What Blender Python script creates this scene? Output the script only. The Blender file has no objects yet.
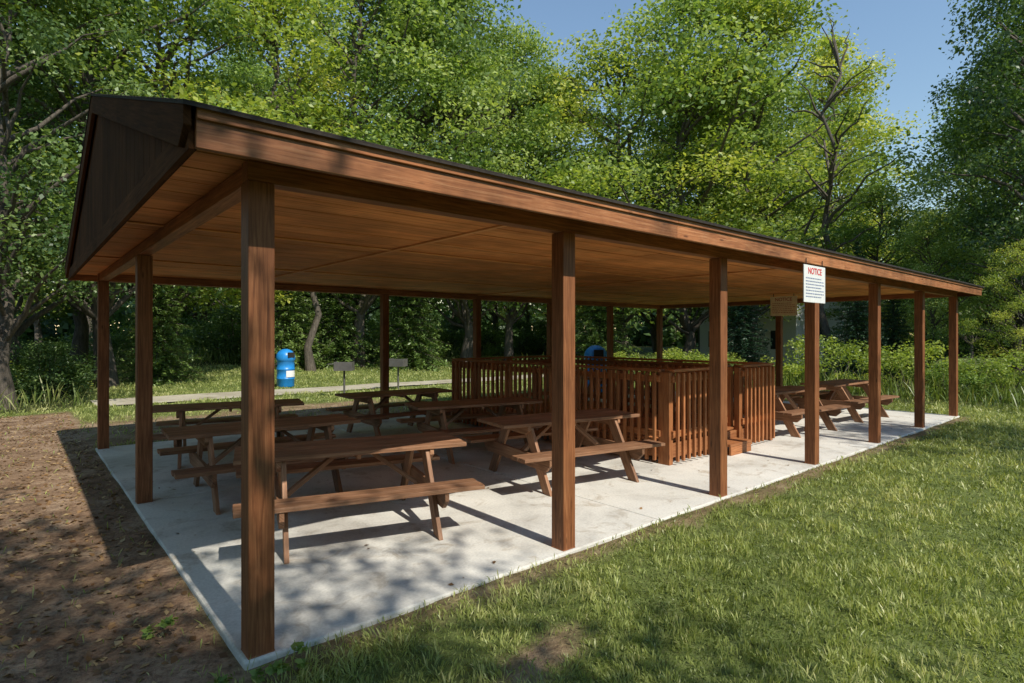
import bpy, math, random
import numpy as np
from mathutils import Vector, Matrix
random.seed(7); rng=np.random.default_rng(7)
scene=bpy.context.scene; col=scene.collection
CX,CY,CH,YAW=-1.028,-3.401,1.766,0.8643
FW=(math.cos(YAW),math.sin(YAW)); RT=(math.sin(YAW),-math.cos(YAW))
def P(r,f): return (CX+RT[0]*r+FW[0]*f, CY+RT[1]*r+FW[1]*f)
H=2.614; HW=3.83; BAY=2.438; LEN=6*BAY; WID=2*HW
SUN_EL=math.radians(48)

# ---------------------------------------------------------------- materials
def newmat(name):
    m=bpy.data.materials.new(name); m.use_nodes=True
    nt=m.node_tree; nt.nodes.clear()
    out=nt.nodes.new('ShaderNodeOutputMaterial'); b=nt.nodes.new('ShaderNodeBsdfPrincipled')
    nt.links.new(b.outputs[0],out.inputs[0]); return m,nt,b,out
def N(nt,t,**k):
    n=nt.nodes.new('ShaderNode'+t)
    for a,v in k.items(): setattr(n,a,v)
    return n
def ramp(nt,stops,fac):
    r=N(nt,'ValToRGB'); e=r.color_ramp.elements
    while len(e)<len(stops): e.new(0.5)
    for i,(p,c) in enumerate(stops): e[i].position=p; e[i].color=(c[0],c[1],c[2],1)
    nt.links.new(fac,r.inputs[0]); return r
def noise(nt,vec,scale,detail=5,rough=.55,dist=0):
    n=N(nt,'TexNoise'); n.inputs['Scale'].default_value=scale; n.inputs['Detail'].default_value=detail
    n.inputs['Roughness'].default_value=rough; n.inputs['Distortion'].default_value=dist
    if vec is not None: nt.links.new(vec,n.inputs['Vector'])
    return n
def mixc(nt,a,b,fac,mode='MIX'):
    m=N(nt,'Mix',data_type='RGBA',blend_type=mode)
    for s,x in ((0,fac),(6,a),(7,b)):
        if isinstance(x,(int,float)): m.inputs[s].default_value=x
        elif isinstance(x,tuple): m.inputs[s].default_value=(x[0],x[1],x[2],1)
        else: nt.links.new(x,m.inputs[s])
    return m.outputs[2]
def math_(nt,op,a,b=0.0,clamp=False):
    m=N(nt,'Math',operation=op,use_clamp=clamp)
    for i,x in enumerate((a,b)):
        if isinstance(x,(int,float)): m.inputs[i].default_value=x
        else: nt.links.new(x,m.inputs[i])
    return m.outputs[0]
def bump(nt,h,b,strength=.3,dist=.01):
    n=N(nt,'Bump'); n.inputs['Strength'].default_value=strength; n.inputs['Distance'].default_value=dist
    nt.links.new(h,n.inputs['Height']); nt.links.new(n.outputs[0],b.inputs['Normal'])

def wood(name,dark,mid,light,rough=.6,weather=.35,spec=.3,gs=(1.6,38,1),isl=.5,knot=.8):
    m,nt,b,o=newmat(name)
    uv=N(nt,'UVMap'); mp=N(nt,'Mapping'); mp.inputs['Scale'].default_value=gs
    nt.links.new(uv.outputs[0],mp.inputs[0])
    g=noise(nt,mp.outputs[0],1.6,6,.6,.8)
    r=ramp(nt,[(.25,dark),(.5,mid),(.75,light)],g.outputs[0])
    tc=N(nt,'TexCoord'); w=noise(nt,tc.outputs['Object'],1.7,5,.6)
    wr=ramp(nt,[(.35,(1,1,1)),(.7,(1-weather,)*3)],w.outputs[0])
    c=mixc(nt,r.outputs[0],wr.outputs[0],1.0,'MULTIPLY')
    mk=N(nt,'Mapping'); mk.inputs['Scale'].default_value=(2.2,9,1); nt.links.new(uv.outputs[0],mk.inputs[0])
    vo=N(nt,'TexVoronoi'); vo.inputs['Scale'].default_value=1.0; nt.links.new(mk.outputs[0],vo.inputs['Vector'])
    kr=ramp(nt,[(.05,(.25,.22,.2)),(.11,(1,1,1))],vo.outputs['Distance'])
    c=mixc(nt,c,kr.outputs[0],knot,'MULTIPLY')
    ge=N(nt,'NewGeometry'); hs=N(nt,'HueSaturation')
    v=math_(nt,'MULTIPLY_ADD',ge.outputs['Random Per Island'],isl); nt.nodes[-1].inputs[2].default_value=1-isl/2
    nt.links.new(v,hs.inputs['Value']); nt.links.new(c,hs.inputs['Color'])
    nt.links.new(hs.outputs[0],b.inputs['Base Color'])
    b.inputs['Roughness'].default_value=rough; b.inputs['Specular IOR Level'].default_value=spec
    bump(nt,g.outputs[0],b,.35,.004); return m
M_post=wood('stained_post_wood',(.12,.042,.017),(.31,.115,.045),(.50,.215,.09),.55)
M_fasc=wood('stained_fascia_wood',(.20,.068,.027),(.44,.172,.068),(.60,.30,.145),.5,.6)
M_ceil=wood('plywood_ceiling',(.46,.14,.036),(.84,.325,.105),(.95,.46,.18),.6,.4,.12,(.5,20,1),.25,.5)
M_batt=wood('batten_wood',(.6,.26,.10),(.85,.40,.16),(.95,.52,.24),.6,.2,.12,(1.6,38,1),.1,.3)
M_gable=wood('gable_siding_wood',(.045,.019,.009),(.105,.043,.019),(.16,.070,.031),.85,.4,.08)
M_table=wood('weathered_table_wood',(.17,.078,.040),(.35,.175,.092),(.53,.31,.19),.6,.4)
M_rail=wood('stained_railing_wood',(.21,.070,.025),(.44,.170,.064),(.60,.28,.115),.55)

def concrete(name,a,bc):
    m,nt,b,o=newmat(name); tc=N(nt,'TexCoord')
    n1=noise(nt,tc.outputs['Object'],.9,7,.62,.3); n2=noise(nt,tc.outputs['Object'],45,4,.6)
    r=ramp(nt,[(.3,a),(.5,bc),(.72,tuple(x*1.18 for x in bc))],n1.outputs[0])
    r2=ramp(nt,[(.3,(.82,.82,.82)),(.6,(1,1,1))],n2.outputs[0])
    c=mixc(nt,r.outputs[0],r2.outputs[0],1,'MULTIPLY')
    n3=noise(nt,tc.outputs['Object'],3.2,6,.7,1.0)
    r3=ramp(nt,[(.30,(.60,.53,.45)),(.46,(1,1,1))],n3.outputs[0])
    c=mixc(nt,c,r3.outputs[0],.85,'MULTIPLY')
    nt.links.new(c,b.inputs['Base Color']); b.inputs['Roughness'].default_value=.8
    bump(nt,n2.outputs[0],b,.25,.004); return m
M_conc=concrete('concrete',(.43,.41,.37),(.68,.66,.60))
M_path=concrete('gravel_path',(.33,.28,.20),(.48,.43,.33))

def plain(name,c,rough=.5,metal=0,var=.15,scale=8):
    m,nt,b,o=newmat(name); tc=N(nt,'TexCoord'); n=noise(nt,tc.outputs['Object'],scale,5,.6)
    r=ramp(nt,[(.3,tuple(x*(1-var) for x in c)),(.7,tuple(min(1,x*(1+var)) for x in c))],n.outputs[0])
    nt.links.new(r.outputs[0],b.inputs['Base Color']); b.inputs['Roughness'].default_value=rough
    b.inputs['Metallic'].default_value=metal; return m
M_blue=plain('blue_plastic',(.02,.24,.62),.35)
M_white=plain('white_paint',(.80,.80,.78),.45,0,.04)
M_cream=plain('cream_sign_paint',(.88,.76,.54),.5,0,.10)
M_red=plain('red_paint',(.65,.03,.03),.5)
M_ink=plain('faded_blue_ink',(.20,.24,.38),.5)
M_rink=plain('faded_red_ink',(.50,.14,.06),.5)
M_black=plain('black_iron',(.03,.028,.026),.6,.3)
M_steel=plain('grill_steel',(.16,.15,.14),.5,.4)
M_shingle=plain('asphalt_shingles',(.030,.023,.019),.9,0,.5,25)
M_house=plain('white_siding',(.72,.72,.70),.6,0,.05)
M_glass=plain('window_glass',(.03,.04,.05),.1)

def leafmat(name,c0,c1,c2,trans=.35):
    m,nt,b,o=newmat(name)
    at=N(nt,'Attribute',attribute_name='tint'); oi=N(nt,'ObjectInfo')
    f=math_(nt,'MULTIPLY_ADD',oi.outputs['Random'],.36); nt.nodes[-1].inputs[2].default_value=-.18
    f=math_(nt,'ADD',f,at.outputs['Fac'],True)
    r=ramp(nt,[(.0,c0),(.5,c1),(1.,c2)],f)
    nt.links.new(r.outputs[0],b.inputs['Base Color']); b.inputs['Roughness'].default_value=.42
    b.inputs['Specular IOR Level'].default_value=.4
    t=N(nt,'BsdfTranslucent'); ms=N(nt,'MixShader'); ms.inputs[0].default_value=trans
    br=mixc(nt,r.outputs[0],(1.5,1.5,.7),1.0,'MULTIPLY'); nt.links.new(br,t.inputs[0])
    nt.links.new(b.outputs[0],ms.inputs[1]); nt.links.new(t.outputs[0],ms.inputs[2]); nt.links.new(ms.outputs[0],o.inputs[0])
    return m
M_leaf=leafmat('broad_leaves',(.06,.11,.028),(.20,.30,.07),(.44,.51,.15),.4)
M_leafy=leafmat('yellow_green_leaves',(.10,.16,.03),(.30,.385,.07),(.60,.58,.14),.42)
M_leafd=leafmat('dark_leaves',(.035,.075,.025),(.12,.195,.06),(.28,.37,.13),.32)
M_needle=leafmat('needles',(.02,.05,.025),(.045,.10,.05),(.09,.16,.075),.12)
M_blade=leafmat('grass_blades',(.12,.16,.04),(.34,.39,.115),(.60,.58,.27),.3)
M_weed=leafmat('weed_leaves',(.09,.14,.03),(.18,.24,.06),(.36,.35,.13),.3)
M_dry=leafmat('dry_leaves',(.12,.06,.026),(.30,.18,.085),(.52,.38,.20),.1)
m,nt,b,o=newmat('bark'); tc=N(nt,'TexCoord'); mp=N(nt,'Mapping'); mp.inputs['Scale'].default_value=(6,6,1.2); nt.links.new(tc.outputs['Object'],mp.inputs[0])
n=noise(nt,mp.outputs[0],2.5,7,.7,.6); r=ramp(nt,[(.3,(.04,.032,.025)),(.6,(.14,.115,.09)),(.8,(.27,.235,.19))],n.outputs[0])
nt.links.new(r.outputs[0],b.inputs['Base Color']); b.inputs['Roughness'].default_value=.9; bump(nt,n.outputs[0],b,.8,.05); M_bark=m

# ---------------------------------------------------------------- builder
class Bd:
    def __init__(s): s.v=[];s.f=[];s.uv=[];s.m=[]
    def prism(s,pts,t,M,g=(1,0),mat=0):
        n=len(pts); b0=len(s.v); ou,ov=random.random()*20,random.random()*20
        lu=[]
        for z in (-t/2,t/2):
            for (x,y) in pts:
                s.v.append(tuple(M@Vector((x,y,z))))
                lu.append((x*g[0]+y*g[1]+ou, x*-g[1]+y*g[0]+z+ov))
        def add(idx): s.f.append([b0+i for i in idx]); s.uv+= [lu[i] for i in idx]; s.m.append(mat)
        add(list(range(n-1,-1,-1))); add(list(range(n,2*n)))
        for i in range(n):
            j=(i+1)%n; add([i,j,n+j,n+i])
    def box(s,c,d,R=None,mat=0):
        R=R or Matrix.Identity(4); k=max(range(3),key=lambda i:d[i])
        Pm=[Matrix.Identity(3),Matrix(((0,0,1),(1,0,0),(0,1,0))),Matrix(((0,1,0),(0,0,1),(1,0,0)))][k].to_4x4()
        a,b_,t=[(d[0],d[1],d[2]),(d[1],d[2],d[0]),(d[2],d[0],d[1])][k]
        s.prism([(-a/2,-b_/2),(a/2,-b_/2),(a/2,b_/2),(-a/2,b_/2)],t,Matrix.Translation(c)@R@Pm,mat=mat)
    def beam(s,p0,p1,w,h,mat=0):
        p0,p1=Vector(p0),Vector(p1); d=p1-p0; L=d.length; x=d.normalized()
        up=Vector((0,0,1)) if abs(x.z)<.99 else Vector((0,1,0))
        y=up.cross(x).normalized(); z=x.cross(y)
        R=Matrix((x,y,z)).transposed().to_4x4()
        s.prism([(-L/2,-w/2),(L/2,-w/2),(L/2,w/2),(-L/2,w/2)],h,Matrix.Translation((p0+p1)/2)@R,mat=mat)
    def yz(s,pts,x,t,g=(1,0),mat=0):
        s.prism(pts,t,Matrix.Translation((x,0,0))@Matrix(((0,0,1),(1,0,0),(0,1,0))).to_4x4(),g,mat)
    def lathe(s,prof,n=24,c=(0,0,0),mat=0):
        b0=len(s.v)
        for (r,z) in prof:
            for i in range(n):
                a=2*math.pi*i/n; s.v.append((c[0]+r*math.cos(a),c[1]+r*math.sin(a),c[2]+z))
        for k in range(len(prof)-1):
            for i in range(n):
                j=(i+1)%n; f=[b0+k*n+i,b0+k*n+j,b0+(k+1)*n+j,b0+(k+1)*n+i]
                s.f.append(f); s.uv+=[(i/n,k/8),((i+1)/n,k/8),((i+1)/n,(k+1)/8),(i/n,(k+1)/8)]; s.m.append(mat)
    def mesh(s,name,mats):
        me=bpy.data.meshes.new(name); me.from_pydata(s.v,[],s.f)
        uvl=me.uv_layers.new(name='UVMap'); uvl.data.foreach_set('uv',np.array(s.uv,dtype=np.float32).ravel())
        for mt in mats: me.materials.append(mt)
        me.polygons.foreach_set('material_index',s.m); me.update(); return me
def obj(name,me,loc=(0,0,0),rz=0,parent=None,bev=0,smooth=False,sc=1):
    o=bpy.data.objects.new(name,me); col.objects.link(o); o.location=loc; o.rotation_euler=(0,0,rz)
    o.scale=(sc,sc,sc) if not isinstance(sc,tuple) else sc
    if parent: o.parent=parent
    if bev:
        bm=o.modifiers.new('bevel','BEVEL'); bm.width=bev; bm.segments=2; bm.limit_method='ANGLE'; bm.harden_normals=False
    if smooth: me.polygons.foreach_set('use_smooth',[True]*len(me.polygons))
    return o
def empty(name,loc=(0,0,0),rz=0):
    o=bpy.data.objects.new(name,None); col.objects.link(o); o.location=loc; o.rotation_euler=(0,0,rz); return o

# ---------------------------------------------------------------- pavilion
pav=empty('picnic_pavilion')
PW=.14
posts=[(i*BAY,0) for i in range(7)]+[(i*BAY,WID) for i in range(7)]+[(0,HW),(LEN,HW)]
for k,(u,v) in enumerate(posts):
    b=Bd(); b.box((0,0,(H+.002)/2),(PW,PW,H-.004)); b.box((0,0,.004),(PW+.004,PW+.004,.012))
    obj('post_%d'%(k+1),b.mesh('post',[M_post]),(u,v,0),parent=pav,bev=.005)
CZ=H+.115
b=Bd()
b.box((LEN/2,0,H+.057),(LEN+PW,.11,.112)); b.box((LEN/2,WID,H+.057),(LEN+PW,.11,.112))
b.box((0,HW,H+.055),(.11,WID-.12,.108)); b.box((LEN,HW,H+.055),(.11,WID-.12,.108))
obj('header_beams',b.mesh('header_beams',[M_post]),parent=pav,bev=.004)
OV=.40
b=Bd(); x0=-OV+.03; x1=LEN+OV-.03; y0=-OV+.03; y1=WID+OV-.03
nx,ny=6,24; dx=(x1-x0)/nx; dy=(y1-y0)/ny
for i in range(nx):
    for j in range(ny):
        b.box((x0+dx*(i+.5),y0+dy*(j+.5),CZ+.006+random.random()*.005),(dx-.012,dy-.016,.012))
b.box((LEN/2,HW,CZ+.036),(x1-x0,y1-y0,.01),mat=1)
obj('ceiling_planks',b.mesh('ceiling_planks',[M_ceil,M_gable]),parent=pav)
b=Bd()
for i in (1,3,5):
    b.box((x0+dx*i,HW,CZ-.008),(.045,y1-y0-.8,.014))
for j in (8,16):
    for i in range(nx): b.box((x0+dx*(i+.5),y0+dy*j,CZ-.0075),(dx-.06,.04,.013))
obj('ceiling_battens',b.mesh('ceiling_battens',[M_batt]),parent=pav,bev=.002)
FB,FT=2.635,2.825; AP=4.19
b=Bd()
for yy,s in ((-OV,-1),(WID+OV,1)):
    n=4
    for i in range(n):
        L=(LEN+2*OV)/n
        b.box((-OV+L*(i+.5),yy,(FB+FT)/2),(L-.003,.036,FT-FB))
        b.box((-OV+L*(i+.5),yy+s*.027,FT-.03),(L-.003,.018,.06))
obj('fascia_boards',b.mesh('fascia_boards',[M_fasc]),parent=pav,bev=.004)
sl=(AP-FT)/(HW+OV); ey=-OV-.06; ez=FT-.06*sl
b=Bd()
a=[(ey,ez+.002),(HW,AP+.002),(HW,AP+.016),(ey,ez+.016)]
b.yz(a,LEN/2,LEN+2*OV+.12); b.yz([(WID-y,z) for y,z in a][::-1],LEN/2,LEN+2*OV+.12)
for s in (0,1):
    for r in range(34):
        y=ey+ (HW-ey)*(r)/34; z=ez+(y-ey)*sl+.017
        p=[(y,z),(y+.15,z+.15*sl),(y,z+.008)]
        if s: p=[(WID-a_,c_) for a_,c_ in p][::-1]
        b.yz(p,LEN/2,LEN+2*OV+.12)
obj('shingle_roof',b.mesh('shingle_roof',[M_shingle]),parent=pav)
def roofz(y): return FT+ (y+OV)*sl if y<HW else FT+(WID+OV-y)*sl
b=Bd()
for xx,s in ((-OV+.01,-1),(LEN+OV-.01,1)):
    y=-OV+.03; w=.2
    while y<WID+OV-.04:
        ye=min(y+w,WID+OV-.03); ya,yb=y+.004,ye-.004
        pts=[(ya,FB+.02),(yb,FB+.02),(yb,roofz(yb)-.01)]
        if ya<HW<yb: pts.append((HW,AP-.01))
        pts.append((ya,roofz(ya)-.01))
        b.yz(pts,xx,.018,(0,1)); y=ye
    b.box((xx+s*.022,HW,FB+.07),(.022,WID+2*OV-.04,.14))
    b.yz([(-OV+.05,FB+.03),(WID+OV-.05,FB+.03),(HW,AP-.05)],xx-s*.02,.01,(0,1))
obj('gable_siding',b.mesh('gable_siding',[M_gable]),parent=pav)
b=Bd()
for xx in (-OV-.035,LEN+OV+.035):
    rk=.17
    p=[(-OV-.02,FT-rk*.55),(-OV+.1,FT-rk),(HW,AP-rk),(HW,AP),(-OV-.02,FT)]
    b.yz(p,xx,.034,(math.cos(math.atan(sl)),math.sin(math.atan(sl))))
    b.yz([(WID-y,z) for y,z in p][::-1],xx,.034,(math.cos(math.atan(sl)),-math.sin(math.atan(sl))))
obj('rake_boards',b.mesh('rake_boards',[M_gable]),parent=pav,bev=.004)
b=Bd(); e=.10; jx=[-e,3.66,7.32,10.97,LEN+e]; jy=[-e,HW,WID+e]
for i in range(4):
    for j in range(2):
        b.box(((jx[i]+jx[i+1])/2,(jy[j]+jy[j+1])/2,-.11),(jx[i+1]-jx[i]-.010,jy[j+1]-jy[j]-.010,.22))
b.box((LEN/2,HW,-.14),(LEN+.15,WID+.15,.24))
obj('concrete_slab',b.mesh('concrete_slab',[M_conc]),parent=pav,bev=.012)

# ---------------------------------------------------------------- tables
def table_mesh():
    b=Bd(); L=2.0
    for i in range(5): b.box((random.uniform(-.004,.004),-.284+.142*i,.731+random.uniform(-.001,.001)),(L,.134,.038))
    for s in (-1,1):
        for k in (0,1): b.box((random.uniform(-.004,.004),s*(.59+.142*k),.431),(L,.134,.038))
    for s in (-1,1):
        x=s*.66
        b.yz([(-.27,.612),(.27,.612),(.34,.66),(.34,.710),(-.34,.710),(-.34,.66)],x,.038)
        b.yz([(-.70,.262),(.70,.262),(.79,.34),(.79,.410),(-.79,.410),(-.79,.34)],x,.038)
        for q in (-1,1):
            p=[(q*.15,.709),(q*.58,.0),(q*.745,.0),(q*.315,.709)]
            area=sum(p[i][0]*p[(i+1)%4][1]-p[(i+1)%4][0]*p[i][1] for i in range(4))
            if area<0: p=p[::-1]
            d=Vector((q*.43,-.709)).normalized(); b.yz(p,x-s*.0395,.038,(d.x,d.y))
        b.beam((x-s*.06,0,.33),(s*.12,0,.700),.089,.038)
    b.box((0,0,.69),(.038,.62,.04))
    return b.mesh('picnic_table',[M_table])
tmesh=table_mesh()
T=[(1.36,1.68,-16),(1.15,3.51,-4),(1.38,5.85,-14),(4.17,5.9,-3),(4.3,3.72,-14),(4.18,1.76,-11),(9.95,1.65,-6),(12.65,1.6,-4),(12.8,4.0,3),(10.2,5.7,-5)]
for x,y,a in T: obj('picnic_table',tmesh,(x,y,.001),math.radians(a),bev=.004)

# ---------------------------------------------------------------- deck with railing
deck=empty('railed_wooden_deck')
DX0,DX1,DY0,DY1=5.74,8.65,1.24,6.3; DZ=.32; RZ=1.22
b=Bd(); y=DY0+.05
while y<DY1-.1: b.box(((DX0+DX1)/2,y+.07,DZ-.019),(DX1-DX0-.05,.134,.036)); y+=.141
b.box(((DX0+DX1)/2,DY0+.02,DZ-.14),(DX1-DX0,.036,.20)); b.box(((DX0+DX1)/2,DY1-.02,DZ-.14),(DX1-DX0,.036,.20))
b.box((DX0+.02,(DY0+DY1)/2,DZ-.14),(.036,DY1-DY0-.08,.20)); b.box((DX1-.02,(DY0+DY1)/2,DZ-.14),(.036,DY1-DY0-.08,.20))
obj('deck_boards',b.mesh('deck_boards',[M_rail]),parent=deck,bev=.003)
b=Bd(); bal=Bd()
GA,GB=6.82,7.62
def rail(p,q,out):
    (x0,y0),(x1,y1)=p,q; L=math.hypot(x1-x0,y1-y0); ux,uy=(x1-x0)/L,(y1-y0)/L
    n=max(1,round(L/1.6))
    for i in range(n+1):
        t=i/n*L; b.box((x0+ux*t,y0+uy*t,(RZ+.04)/2),(.089,.089,RZ+.04))
    b.beam((x0+out[0]*.02,y0+out[1]*.02,RZ+.062),(x1+out[0]*.02,y1+out[1]*.02,RZ+.062),.14,.036)
    for z in (RZ-.05,.42):
        b.beam((x0+out[0]*.064,y0+out[1]*.064,z),(x1+out[0]*.064,y1+out[1]*.064,z),.036,.089)
    k=int(L/.125)
    for i in range(k):
        t=(i+.5)/k*L; zb=.05+random.uniform(-.006,.006)
        bal.box((x0+ux*t+out[0]*.103,y0+uy*t+out[1]*.103,(zb+RZ+.03)/2),(.040,.040,RZ+.03-zb))
rail((DX0,DY0),(GA,DY0),(0,-1)); rail((GB,DY0),(DX1,DY0),(0,-1))
rail((DX0,DY1),(DX0,DY0+.09),(-1,0)); rail((DX1,DY0+.09),(DX1,DY1),(1,0)); rail((DX0+.09,DY1),(DX1-.09,DY1),(0,1))
rail((GB,DY0+.15),(GB,DY0+2.6),(-1,0))
obj('railings',b.mesh('railings',[M_rail]),parent=deck,bev=.004)
obj('balusters',bal.mesh('balusters',[M_rail]),parent=deck,bev=.003)
b=Bd()
yy=DY0-.13; zz=.17
b.box(((GA+GB)/2,yy,zz-.02),(GB-GA-.16,.28,.038)); b.box(((GA+GB)/2,yy-.12,(zz-.04)/2),(GB-GA-.2,.03,zz-.042))
obj('step',b.mesh('step',[M_rail]),parent=deck,bev=.003)

# ---------------------------------------------------------------- signs
def textobj(txt,size,mat,parent,loc,rot):
    c=bpy.data.curves.new('lettering','FONT'); c.body=txt; c.size=size; c.align_x='CENTER'; c.align_y='CENTER'; c.extrude=.0008; c.offset=.0018
    c.materials.append(mat); o=bpy.data.objects.new('lettering',c); col.objects.link(o); o.parent=parent; o.location=loc; o.rotation_euler=rot
    return o
def sign(name,loc,rz,w,h,mat,ink,head,headmat,rows):
    e=empty(name,loc,rz)
    b=Bd(); b.box((0,0,0),(w,.012,h))
    obj('board',b.mesh('board',[mat]),parent=e,bev=.002)
    b=Bd()
    for s in (-1,1): b.box((s*w*.38,0,h/2+.035),(.012,.006,.09))
    obj('hangers',b.mesh('hangers',[M_black]),parent=e)
    textobj(head,h*.24,headmat,e,(0,-.0075,h*.34),(math.pi/2,0,0))
    b=Bd(); r=random.Random(3)
    for i in range(rows):
        z=h*.15-i*(h*.58/rows); x=-w*.42; xe=w*(.42 if i%3 else .3)
        while x<xe:
            L=min(r.uniform(.02,.055),xe-x+.001)
            b.box((x+L/2,-.0072,z),(L,.0015,h*.028)); x+=L+.014
    obj('small_print',b.mesh('small_print',[ink]),parent=e); return e
sign('notice_sign',(6.33,-OV-.03,2.385),0,.61,.445,M_white,M_ink,'NOTICE',M_red,7)
sign('rules_sign',(12.4,2.7,2.44),-math.pi/2,.61,.445,M_cream,M_rink,'NOTICE',M_rink,6)

# ---------------------------------------------------------------- grills & barrels
def grill(name,loc,rz):
    e=empty(name,loc,rz); b=Bd()
    b.lathe([(.03,0),(.03,.78)],12); b.lathe([(.09,0),(.09,.02),(.03,.03)],16)
    b.box((0,0,.80),(.52,.40,.02)); b.box((0,.19,.92),(.52,.018,.25)); b.box((-.25,0,.92),(.018,.36,.25)); b.box((.25,0,.92),(.018,.36,.25))
    for i in range(13): b.box((-.21+.035*i,-.02,1.0),(.010,.40,.010))
    b.box((0,-.22,1.0),(.46,.012,.014)); b.beam((.12,-.22,1.0),(.12,-.40,1.0),.02,.02); b.beam((-.12,-.22,1.0),(-.12,-.40,1.0),.02,.02)
    b.box((.36,0,.98),(.20,.34,.012))
    obj('firebox_and_post',b.mesh('grill',[M_steel]),parent=e,bev=.002)
grill('park_grill',(6.26,12.7,-.05),2.5); grill('park_grill.001',(8.6,13.7,-.05),2.2)
def barrel(name,loc,rz,s=1):
    e=empty(name,loc,rz); e.scale=(s,s,s)
    b=Bd(); b.lathe([(0,.02),(.26,.02),(.285,.06),(.29,.3),(.30,.31),(.30,.34),(.29,.35),(.29,.62),(.30,.63),(.30,.66),(.29,.67),(.285,.93),(.30,.94),(.30,.97),(0,.97)],28)
    obj('drum',b.mesh('drum',[M_blue]),parent=e,smooth=True)
    b=Bd(); b.lathe([(.305,.96),(.315,.98),(.315,1.05)]+[(.315*math.cos(a),1.05+.30*math.sin(a)) for a in [i*math.pi/2/8 for i in range(1,9)]],28)
    obj('dome_lid',b.mesh('dome_lid',[M_blue]),parent=e,smooth=True)
    b=Bd(); b.box((0,-.30,1.14),(.26,.05,.18)); obj('flap',b.mesh('flap',[M_black]),parent=e,bev=.01)
    b=Bd(); 
    for i in range(8):
        a=-math.pi/2-.5+i*.145; b.box((.303*math.cos(a),.303*math.sin(a),.49),(.045,.004,.22),Matrix.Rotation(a+math.pi/2,4,'Z'))
    obj('label',b.mesh('label',[M_white]),parent=e)
barrel('trash_barrel',(6.08,17.05,-.05),.3); barrel('trash_barrel.001',(12.35,8.35,-.04),-.6,1.12)

# ---------------------------------------------------------------- ground
TAB=np.random.default_rng(5).random((256,256))
def vn(x,y,s,k=0):
    x=np.asarray(x)/s+37.1*k; y=np.asarray(y)/s+91.7*k
    xi=np.floor(x).astype(int); yi=np.floor(y).astype(int); fx=x-xi; fy=y-yi; fx=fx*fx*(3-2*fx); fy=fy*fy*(3-2*fy)
    g=lambda a,c: TAB[a%256,c%256]
    return (g(xi,yi)*(1-fx)+g(xi+1,yi)*fx)*(1-fy)+(g(xi,yi+1)*(1-fx)+g(xi+1,yi+1)*fx)*fy
def sm(x,a,b): t=np.clip((x-a)/(b-a),0,1); return t*t*(3-2*t)
def gz(u,v):
    z=-.028-.03*sm(-u,.0,.8)*sm(v,-1.5,.5)-.02*sm(v,8,10)+.55*sm(v,16.5,30)
    return z+ (vn(u,v,.9,1)-.5)*.03+(vn(u,v,.25,2)-.5)*.014
def grassm(u,v):
    n=(vn(u,v,.6,3)-.5)*.5+(vn(u,v,.15,4)-.5)*.25
    d=sm(-u+n*.25,-.08,.12)*sm(v+n,-.55,-.05)*(1-sm(v+n,13.5,14.5))
    patch=1-sm(np.hypot((u-1.25)/1.5,(v+1.05)/.6)+n*.9,.15,.6)
    back=sm(v,7.8,8.1)*(1-sm(v+n*2,11.0,12.5))*(1-sm(u+n,5,9))*.85
    thin=.7*(1-sm(np.abs(v+.12+n*.5),.05,.28))*sm(u,-.5,0)*(1-sm(u,LEN,LEN+.5))
    return np.clip(1-np.maximum(np.maximum(np.maximum(d,patch*.9),back),thin),0,1)
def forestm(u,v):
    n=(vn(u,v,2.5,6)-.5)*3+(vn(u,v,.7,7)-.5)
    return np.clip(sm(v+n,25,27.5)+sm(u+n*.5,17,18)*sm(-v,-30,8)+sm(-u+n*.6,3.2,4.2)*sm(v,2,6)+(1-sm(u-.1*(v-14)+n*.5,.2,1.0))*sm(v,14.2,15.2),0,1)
def axis(lo,hi,st,far):
    a=np.arange(lo,hi,st); l=lo-np.geomspace(.4,far,26)[::-1]; r=hi+np.geomspace(.4,far,26); return np.concatenate([l,a,r])
ax=axis(-6,20,.13,600); ay=axis(-8,22,.13,600)
X,Y=np.meshgrid(ax,ay,indexing='ij'); Z=gz(X,Y)
inside=(X>0)&(X<LEN)&(Y>0)&(Y<WID); Z[inside]=-.2
def gridmesh(name,X,Y,Z,mat):
    nx,ny=X.shape; co=np.stack([X,Y,Z],-1).reshape(-1,3)
    i=np.arange(nx*ny).reshape(nx,ny); q=np.stack([i[:-1,:-1],i[1:,:-1],i[1:,1:],i[:-1,1:]],-1).reshape(-1,4)
    return quadmesh(name,co,q,[mat])
def quadmesh(name,co,q,mats,mi=None,tint=None):
    me=bpy.data.meshes.new(name); me.vertices.add(len(co)); me.vertices.foreach_set('co',np.ascontiguousarray(co,dtype=np.float32).ravel())
    me.loops.add(q.size); me.loops.foreach_set('vertex_index',np.ascontiguousarray(q,dtype=np.int32).ravel())
    me.polygons.add(len(q)); me.polygons.foreach_set('loop_start',np.arange(0,q.size,4,dtype=np.int32))
    for mt in mats: me.materials.append(mt)
    if mi is not None: me.polygons.foreach_set('material_index',np.ascontiguousarray(mi,dtype=np.int32))
    if tint is not None:
        at=me.attributes.new('tint','FLOAT','POINT'); at.data.foreach_set('value',np.ascontiguousarray(tint,dtype=np.float32))
    me.update(calc_edges=True); return me
m,nt,b,o=newmat('ground_soil_and_lawn'); tc=N(nt,'TexCoord'); V=tc.outputs['Object']
n1=noise(nt,V,2.2,8,.65,.2); n2=noise(nt,V,28,5,.7); n3=noise(nt,V,7,6,.7)
soil=ramp(nt,[(.25,(.12,.072,.046)),(.5,(.32,.205,.133)),(.75,(.56,.41,.29))],n1.outputs[0])
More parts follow.
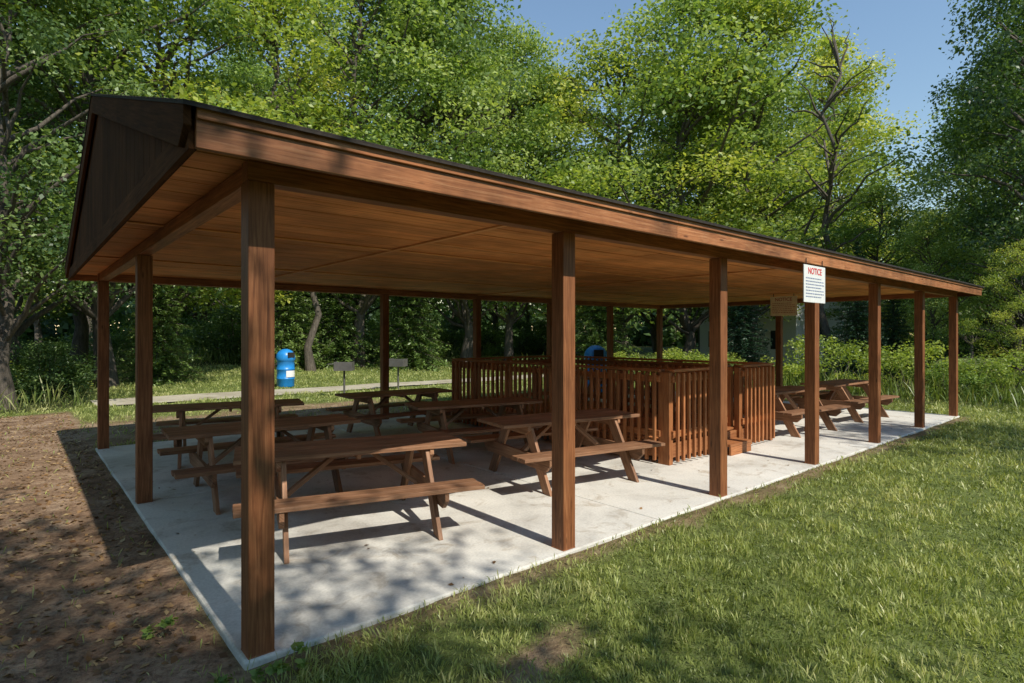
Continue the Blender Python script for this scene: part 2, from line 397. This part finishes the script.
soil2=ramp(nt,[(.3,(.42,.42,.42)),(.6,(1.12,1.12,1.12))],n2.outputs[0]); sc=mixc(nt,soil.outputs[0],soil2.outputs[0],1,'MULTIPLY')
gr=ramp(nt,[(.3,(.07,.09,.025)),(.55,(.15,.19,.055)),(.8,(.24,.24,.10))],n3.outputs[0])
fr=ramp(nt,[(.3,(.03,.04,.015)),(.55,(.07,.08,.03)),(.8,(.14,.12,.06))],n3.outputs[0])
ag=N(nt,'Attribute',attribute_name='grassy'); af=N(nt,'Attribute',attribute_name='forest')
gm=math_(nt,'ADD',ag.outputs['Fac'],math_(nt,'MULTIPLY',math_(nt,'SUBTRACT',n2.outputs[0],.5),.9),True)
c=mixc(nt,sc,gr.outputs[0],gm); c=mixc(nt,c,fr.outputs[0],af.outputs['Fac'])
nt.links.new(c,b.inputs['Base Color']); b.inputs['Roughness'].default_value=.95; b.inputs['Specular IOR Level'].default_value=.1
hh=math_(nt,'ADD',n2.outputs[0],n3.outputs[0]); bump(nt,hh,b,.8,.03)
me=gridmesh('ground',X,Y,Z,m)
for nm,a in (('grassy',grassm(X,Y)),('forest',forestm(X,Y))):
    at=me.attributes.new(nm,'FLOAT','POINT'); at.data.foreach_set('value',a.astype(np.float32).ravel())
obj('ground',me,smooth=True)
px=np.arange(.5,60,.4); pw=np.linspace(0,1,9); PX,PT=np.meshgrid(px,pw,indexing='ij')
PY=14.5+PT*1.7+(vn(PX,PT*2,1.5,9)-.5)*.5*np.where((PT==0)|(PT==1),1,0)
obj('gravel_path',gridmesh('gravel_path',PX,PY,gz(PX,PY)*0-.020,M_path),smooth=True)

# ---------------------------------------------------------------- grass
def blades(n,dmin,dmax,pw_,ang,mask,hgt,wid,name,mat,tiltmax=.6,origin=(CX,CY)):
    r=rng.random(n)**pw_; d=dmin+(dmax-dmin)*r; a=YAW+(rng.random(n)*2-1)*ang
    u=origin[0]+d*np.cos(a); v=origin[1]+d*np.sin(a)
    k=mask(u,v)>rng.random(n); u,v,d=u[k],v[k],d[k]; n=len(u)
    cl=vn(u,v,.22,11)*.55+vn(u,v,.07,12)*.45; big=vn(u,v,1.3,13)*.6+vn(u,v,.4,14)*.4
    cl=np.clip((cl-.5)*1.9+.5,0,1)
    h=hgt*(.35+1.15*cl)*(.6+.8*rng.random(n))*(1+.02*d); w=(wid+.0011*d)*(.7+.6*rng.random(n))
    th=rng.random(n)*2*np.pi; ct,st=np.cos(th),np.sin(th)
    ph=rng.random(n)*3.4+vn(u,v,.16,15)*14; ti=tiltmax*rng.random(n)+.12
    z=gz(u,v)-.004
    base=np.stack([u,v,z],-1); wv=np.stack([ct,st,0*ct],-1)*w[:,None]/2
    top=base+np.stack([np.cos(ph)*ti*h,np.sin(ph)*ti*h,h*np.sqrt(1-np.minimum(ti,.95)**2)],-1)
    mid=base*.45+top*.55+np.stack([0*h,0*h,h*.1],-1)
    co=np.stack([base-wv*.3,mid+wv,top,mid-wv],1).reshape(-1,3)
    t=np.clip(.36+.6*(big-.5)+.5*(cl-.5)+.32*(rng.random(n)-.5)+.45*(rng.random(n)<.08),0,1)
    me=quadmesh(name,co,np.arange(len(co)).reshape(-1,4),[mat],None,np.repeat(t,4)); obj(name,me)
def lawnmask(u,v):
    ins=(u>-.11)&(u<LEN+.11)&(v>-.10)&(v<WID+.10); path=(v>14.45)&(v<16.3)&(u>.5)
    return np.where(ins|path,0,(grassm(u,v)**1.5+.015)*(.5+.5*sm(vn(u,v,.35,30),.2,.5))*(1-.75*np.clip(forestm(u,v),0,1)))
blades(760000,1.0,38,2.0,1.05,lawnmask,.052,.0042,'grass',M_blade,.8)

def leafq(Pn,size,nr,aspect=.62):
    r=rng.normal(size=Pn.shape); a=r-(r*nr).sum(1)[:,None]*nr; a/=np.linalg.norm(a,axis=1)[:,None]+1e-9
    b_=np.cross(nr,a); s=np.asarray(size)[:,None]/2
    return np.stack([Pn-a*s,Pn+b_*s*aspect+nr*s*.18-a*s*.1,Pn+a*s,Pn-b_*s*aspect+nr*s*.18-a*s*.1],1).reshape(-1,3)
def scatter_leaves(name,n,region,size,mat,zfun,flat=.8):
    u,v=region(n); z=zfun(u,v)+.006
    nr=rng.normal(size=(len(u),3)); nr[:,2]=np.abs(nr[:,2])+flat*3; nr/=np.linalg.norm(nr,axis=1)[:,None]
    co=leafq(np.stack([u,v,z],-1),size*(.5+rng.random(len(u))),nr); 
    me=quadmesh(name,co,np.arange(len(co)).reshape(-1,4),[mat],None,np.repeat(rng.random(len(u)),4)); obj(name,me)
def reg_dirt(n):
    u=rng.uniform(-4,-.13,n); v=rng.uniform(-1,14,n); k=vn(u,v,.5,40)*.6+vn(u,v,.15,41)*.4>rng.random(n)*.8; return u[k],v[k]
scatter_leaves('fallen_leaves',13000,reg_dirt,.048,M_dry,gz)
def reg_slab(n):
    u=rng.uniform(-.1,LEN,n); v=rng.uniform(-.1,WID,n); k=rng.random(n)<.25+.75*np.exp(-np.minimum(np.minimum(u+.1,WID-v),v+.1)*2.5); return u[k],v[k]
scatter_leaves('fallen_leaves.001',520,reg_slab,.035,M_dry,lambda u,v:0*u,1.5)

# ---------------------------------------------------------------- trees
def tube(pts,rad,ns=7):
    pts=np.asarray(pts,float); n=len(pts); d=np.gradient(pts,axis=0); d/=np.linalg.norm(d,axis=1)[:,None]+1e-9
    ref=np.where(np.abs(d[:,2:3])>.9,np.array([[1.,0,0]]),np.array([[0,0,1.]])); a=np.cross(d,ref); a/=np.linalg.norm(a,axis=1)[:,None]; c=np.cross(d,a)
    an=np.arange(ns)*2*np.pi/ns; co=pts[:,None,:]+np.asarray(rad)[:,None,None]*(np.cos(an)[None,:,None]*a[:,None,:]+np.sin(an)[None,:,None]*c[:,None,:])
    i=np.arange(n*ns).reshape(n,ns); j=np.roll(i,-1,1); q=np.stack([i[:-1],j[:-1],j[1:],i[1:]],-1).reshape(-1,4); return co.reshape(-1,3),q
class TB:
    def __init__(s): s.co=[];s.q=[];s.m=[];s.t=[];s.n=0
    def add(s,co,q,m,t): s.co.append(co);s.q.append(q+s.n);s.m.append(np.full(len(q),m));s.t.append(np.broadcast_to(t,(len(co),)));s.n+=len(co)
    def leaves(s,co,t): s.add(co,np.arange(len(co)).reshape(-1,4),1,np.repeat(t,4))
    def mesh(s,name,mats): return quadmesh(name,np.concatenate(s.co),np.concatenate(s.q),mats,np.concatenate(s.m),np.concatenate(s.t))
def curve(p0,p1,sag,n=6,wob=.05):
    t=np.linspace(0,1,n)[:,None]; p=np.asarray(p0)*(1-t)+np.asarray(p1)*t; L=np.linalg.norm(np.asarray(p1)-np.asarray(p0))
    p[:,2]+=sag*L*np.sin(np.pi*t[:,0]); p[1:-1]+=rng.normal(size=(n-2,3))*wob*L*.5; return p
def broad_tree(name,Ht,cb,R,nc,lpc,ls,mat,rc=1.0,power=.6,trunk=.22,lean=0):
    T=TB(); top=np.array([lean,lean*.5,Ht*.93]); tp=curve((0,0,-.1),top,0,10,.025); tr=trunk*(1-np.linspace(0,1,10)**.8*.9); tr[0]*=1.35
    T.add(*tube(tp,tr,9),0,0)
    ph=rng.random(4)*6.28
    for k in range(nc):
        t=rng.random()**.9; z=Ht*(cb+(1-cb)*t); a=rng.random()*2*np.pi
        env=R*(np.sin(np.pi*min(1,(.12+.88*t)**.75))**power+.05)*(1+.22*math.sin(2*a+ph[0]+3*t)+.14*math.sin(3*a+ph[1]-5*t))
        fr=math.sqrt(rng.uniform(.12,1)); rr=env*fr*rng.uniform(.85,1.15)
        c=np.array([rr*math.cos(a),rr*math.sin(a),z])+np.interp(z,tp[:,2],tp[:,0])*np.array([1,.5,0])
        zs=max(Ht*cb*.6,z-rr*rng.uniform(.5,1.0)); zs=min(zs,Ht*.85)
        s0=np.array([np.interp(zs,tp[:,2],tp[:,0]),np.interp(zs,tp[:,2],tp[:,1]),zs])
        if k%2==0 or nc<40:
            L=np.linalg.norm(c-s0); r0=min(trunk*.45,.018*L+.02)
            T.add(*tube(curve(s0,c,.08,6,.07),np.linspace(r0,.012,6),5),0,0)
        q=rc*rng.uniform(.5,1.35); n=int(lpc*rng.uniform(.6,1.3)*(q/rc)**1.5)
        d=rng.normal(size=(n,3)); d/=np.linalg.norm(d,axis=1)[:,None]; rad=q*rng.random(n)**.42
        sc3=np.array([1.2,1.2,.5]); Pn=c+d*rad[:,None]*sc3+rng.normal(size=(n,3))*.14*q
        Pn[:,2]-=.14*((Pn[:,0]-c[0])**2+(Pn[:,1]-c[1])**2)/q
        nr=rng.normal(size=(n,3))*.75+d*.35+np.array([0,0,.75]); nr/=np.linalg.norm(nr,axis=1)[:,None]
        ct=rng.uniform(.10,.82); T.leaves(leafq(Pn,ls*(.6+.8*rng.random(n)),nr),np.clip(ct+rng.normal(size=n)*.13,0,1))
    return T.mesh(name,[M_bark,mat])
def conifer(name,Ht,R,mat=None,layers=26,droop=.25,ls=.16,base=.04):
    T=TB(); T.add(*tube(curve((0,0,-.1),(0,0,Ht),0,8,.005),np.linspace(.16,.015,8),8),0,0)
    for k in range(layers):
        t=base+(1-base)*(k+.5)/layers; z=Ht*t; L=R*(1-t)**.85*rng.uniform(.85,1.1)+.12
        nb=max(5,int(9*(1-t)+5)); a0=rng.random()*6.28
        for j in range(nb):
            a=a0+2*np.pi*j/nb+rng.normal()*.12; Lb=L*rng.uniform(.75,1.12); d=np.array([math.cos(a),math.sin(a),0])
            e=d*Lb+np.array([0,0,z-droop*Lb+.12]); s=np.array([0,0,z]); 
            T.add(*tube(curve(s,e,.04,4,.02),np.linspace(.02,.006,4),4),0,0)
            n=int(70*Lb/1.5+14); u=rng.random(n)**.8; side=rng.normal(size=n)*.20*(1.15-u)*Lb**.6; pr=np.array([-d[1],d[0],0])
            Pn=s+(e-s)*u[:,None]+pr*side[:,None]+np.array([0,0,1])*(-np.abs(side)*.5+rng.normal(size=n)*.05)[:,None]
            nr=rng.normal(size=(n,3))*.5+np.array([0,0,1.]); nr/=np.linalg.norm(nr,axis=1)[:,None]
            T.leaves(leafq(Pn,ls*(.6+.8*rng.random(n)),nr,.4),np.clip(.35+.4*u+rng.normal(size=n)*.12,0,1))
    return T.mesh(name,[M_bark,mat or M_needle])
def shrub(name,Ht,R,nc,lpc,ls,mat):
    T=TB()
    for k in range(nc):
        a=rng.random()*6.28; fr=math.sqrt(rng.random()); z=Ht*rng.uniform(.1,1)*(1-.45*fr*fr); c=np.array([R*fr*math.cos(a),R*fr*math.sin(a),z])
        if k%2==0: T.add(*tube(curve((c[0]*.15,c[1]*.15,-.05*Ht),c,.03,5,.06),np.linspace(.012*Ht,.003*Ht,5),4),0,0)
        q=rng.uniform(.3,.6)*Ht*.42; n=int(lpc*rng.uniform(.6,1.3)); d=rng.normal(size=(n,3)); d/=np.linalg.norm(d,axis=1)[:,None]
        Pn=c+d*(q*rng.random(n)**.45)[:,None]*np.array([1.1,1.1,.8]); Pn[:,2]=np.maximum(Pn[:,2],.02)
        nr=rng.normal(size=(n,3))*.7+d*.4+np.array([0,0,.7]); nr/=np.linalg.norm(nr,axis=1)[:,None]
        T.leaves(leafq(Pn,ls*(.6+.8*rng.random(n)),nr),np.clip(rng.uniform(.25,.65)+rng.normal(size=n)*.12,0,1))
    return T.mesh(name,[M_bark,mat])
MA=broad_tree('tree_a',16,.16,4.6,120,240,.17,M_leaf,1.1)
MB=broad_tree('tree_b',20,.20,4.4,130,230,.19,M_leaf,1.15,.5,.26)
MC=broad_tree('tree_c',18,.17,3.6,105,240,.17,M_leafy,1.0,.7,.2)
MD=broad_tree('tree_d',20,.22,5.2,105,240,.18,M_leafd,1.15,.6,.28,.8)
ME=broad_tree('tree_e',14,.22,4.4,95,250,.13,M_leafy,.95,.6,.2,.4)
MS=broad_tree('tree_shade',15,.33,4.4,70,190,.15,M_leaf,.85,.6,.2)
MX=broad_tree('tree_bare',17,.35,3.6,60,7,.15,M_leafy,.6,.7,.24,.6)
C1=conifer('spruce',9,2.2,None,30,.22); C2=conifer('hemlock',7,2.3,leafmat('hemlock_needles',(.06,.11,.03),(.14,.22,.06),(.26,.36,.11),.25),24,.35,.17)
S1=shrub('shrub_a',2.6,1.5,34,150,.10,M_leaf); S2=shrub('shrub_b',2.0,1.6,30,150,.09,M_leafy); S3=shrub('shrub_c',3.2,1.6,36,150,.12,M_leafd)
SW=shrub('weed',.16,.10,7,9,.05,M_leaf)
def plant(name,me,nomH,r,f,Hh,w=1.0,xy=None):
    x,y=xy if xy else P(r,f); s=Hh/nomH
    return obj(name,me,(x,y,float(gz(x,y))-.06),random.random()*6.28,sc=(s*w,s*w,s))
NM={'A':('deciduous_tree',MA,16),'B':('deciduous_tree',MB,20),'C':('deciduous_tree',MC,18),'D':('deciduous_tree',MD,20),'E':('deciduous_tree',ME,14),'X':('bare_branched_tree',MX,17)}
TR=[(-12.6,14.5,13,'D',1.0),(-15.5,17.5,17,'A',1.1),(-13.6,19.5,17,'E',1.15),(-14.0,23,19,'B',1.1),(-10.8,26.5,18.5,'C',1.2),
(-7.6,28.5,21,'B',1.1),(-5.0,30,20,'D',1.1),(-2.6,32,21.5,'A',1.0),(-.2,33,18.8,'B',.95),(2.9,34,16.8,'C',1.2),(6.2,32,17.8,'E',1.3),(9.2,31,20,'A',1.15),
(12.3,30,20,'C',1.2),(13.2,33.5,17.5,'B',1.0),(20.3,32,10.0,'A',1.1),(23.5,27,15,'D',1.0),(18.0,19.0,15.5,'D',.85),(16.2,22.5,6.5,'A',1.0),(20.5,22,15,'B',1.0),(15.2,17.2,4.6,'E',.9),
(14.4,26.5,16.8,'X',1.0),(-9.0,26.0,14,'X',1.0),
(-21,20,18,'B',1),(-18,24,20,'D',1),(26,30,16,'A',1.1),(24,21,15,'D',1),(22,16,14,'B',1)]
for r,f,h,k,w in TR:
    n_,me_,nh=NM[k]; plant(n_,me_,nh,r,f,h,w)
for i in range(24):
    r=-34+i*3.2+random.uniform(-1,1); f=43+random.uniform(-2,6); rat=r/f
    if .56<rat<.80: h=9
    elif .0<rat<.2: h=14
    else: h=random.uniform(19,23)
    k=random.choice('ABCD'); n_,me_,nh=NM[k]; plant(n_,me_,nh,r,f,h,1.1)
for x,y,h,w in ((-3.9,-7.8,15,1.0),(-4.8,-3.0,14,1.0),(-5.2,2.4,14,1.0),(-6.0,8.5,15,1.0),(11.4,-12.2,14,.9),(-1.4,-11.2,14.5,.85)):
    plant('shade_tree',MS,15,0,0,h,w,(x,y))
plant('shade_tree',MA,16,0,0,11.4,1.1,(-1.1,-10.4))
for r,f,h,k in [(-10.4,27.0,6,1),(-8.6,28.5,7,1),(-5.2,29.0,7,1),(-12.8,21,5,1),(13.4,22.5,5.5,0),(15.0,22.8,4.2,0),(10.5,26.5,6,0),(4.5,30,7,1)]:
    plant('spruce_tree' if k==0 else 'hemlock_tree',(C1,C2)[k],(9,7)[k],r,f,h)
for i in range(62):
    if i<32: x=random.uniform(-2,30); y=27+random.uniform(0,4)
    elif i<50: x=17.8+random.uniform(.3,3.5); y=random.uniform(-7,13)
    else: x=random.uniform(-6,.6); y=random.uniform(17,21) 
    k=random.choice((0,1,2)); me_,nh=((S1,2.6),(S2,2.0),(S3,3.2))[k]
    hh=random.uniform(1.2,3.2) if i<32 else random.uniform(.7,1.9)
    plant('shrub',me_,nh,0,0,hh,1.2,(x,y))
T=TB()
for k in range(420):
    a=2*np.pi*k/420+rng.normal()*.01; R_=rng.uniform(54,70); z=rng.uniform(.5,11); c=np.array([7+R_*math.cos(a),8+R_*math.sin(a),z]); n=150
    d=rng.normal(size=(n,3)); d/=np.linalg.norm(d,axis=1)[:,None]; Pn=c+d*(3.2*rng.random(n)**.4)[:,None]*np.array([1,1,.8]); Pn[:,2]=np.maximum(Pn[:,2],0)
    nr=rng.normal(size=(n,3))*.6+d*.6+np.array([0,0,.5]); nr/=np.linalg.norm(nr,axis=1)[:,None]
    T.leaves(leafq(Pn,.85*(.6+.8*rng.random(n)),nr),np.clip(rng.uniform(.1,.6)+rng.normal(size=n)*.12,0,1))
    for zz_ in (1.2,4.0):
        c2=np.array([7+(R_-2)*math.cos(a+.007),8+(R_-2)*math.sin(a+.007),zz_]); d=rng.normal(size=(110,3)); Pn=c2+d*np.array([.8,.8,1.1]); Pn[:,2]=np.abs(Pn[:,2])
        nr=rng.normal(size=(110,3))+np.array([0,0,.5]); nr/=np.linalg.norm(nr,axis=1)[:,None]
        T.leaves(leafq(Pn,.8*(.6+.8*rng.random(110)),nr),np.clip(rng.uniform(.1,.6)+rng.normal(size=110)*.12,0,1))
    if k%3==0: T.add(*tube(curve((c[0],c[1],-.2),(c[0],c[1],z),0,4,.02),np.linspace(.3,.15,4),5),0,0)
obj('distant_trees',T.mesh('distant_trees',[M_bark,M_leafd]))
for u,v,h in ((-.35,.62,.13),(-.25,-.22,.11),(.12,-.24,.12),(.0,-.3,.14)):
    plant('weed_plant',SW,.16,0,0,h,1.1,(u,v)).location.z=-.05
def weedmask(u,v): 
    a=(u>16.0+.9*vn(u,v,1.2,21))&(u<20)&(v<18); b2=(v>25.2+.8*vn(u,v,1.2,22))&(v<27.5); c2=(u<.3)&(v>14.6)&(v<16)
    return np.where(a|b2|c2,.9,0)
blades(60000,10,38,1.0,.9,weedmask,.38,.010,'tall_weeds',M_weed,.6)

hs=empty('white_house',(*P(17.6,38),0),YAW+.3)
b=Bd(); b.box((0,0,2.2),(9,6,4.4)); obj('walls',b.mesh('walls',[M_house]),parent=hs)
b=Bd(); b.yz([(-3.5,4.3),(3.5,4.3),(0,6.2)],0,9.6); obj('roof',b.mesh('roof',[M_shingle]),parent=hs)
b=Bd()
for x in (-3,0,3):
    for z in (1.5,3.4):
        for s in (-1,1): b.box((x,s*3.01,z),(.9,.06,1.1))
for y in (-1.5,1.5):
    for s in (-1,1): b.box((s*4.51,y,2.4),(.06,.9,1.3))
obj('windows',b.mesh('windows',[M_glass]),parent=hs)

# ---------------------------------------------------------------- light, sky, camera
w=bpy.data.worlds.new('World'); scene.world=w; w.use_nodes=True; nt=w.node_tree; bg=nt.nodes['Background']
sk=nt.nodes.new('ShaderNodeTexSky'); sk.sky_type='NISHITA'; sk.sun_disc=False; sk.sun_elevation=SUN_EL; sk.sun_rotation=math.pi
sk.air_density=1.6; sk.dust_density=.0; sk.ozone_density=3.5
nt.links.new(sk.outputs[0],bg.inputs[0]); bg.inputs[1].default_value=.15
L=bpy.data.lights.new('sun','SUN'); L.energy=5.0; L.angle=math.radians(.5); L.color=(1,.94,.83)
lo=bpy.data.objects.new('sun',L); col.objects.link(lo); lo.rotation_euler=(math.pi/2-SUN_EL,0,0)
cam=bpy.data.cameras.new('camera'); cam.lens=580.1/1024*36; cam.sensor_width=36; cam.shift_y=-(341.5-335.4)/1024; cam.clip_end=2000; cam.clip_start=.05
co_=bpy.data.objects.new('camera',cam); col.objects.link(co_); co_.location=(CX,CY,CH); co_.rotation_euler=(math.pi/2,0,YAW-math.pi/2); scene.camera=co_
scene.view_settings.view_transform='Standard'; scene.view_settings.look='None'; scene.view_settings.exposure=0
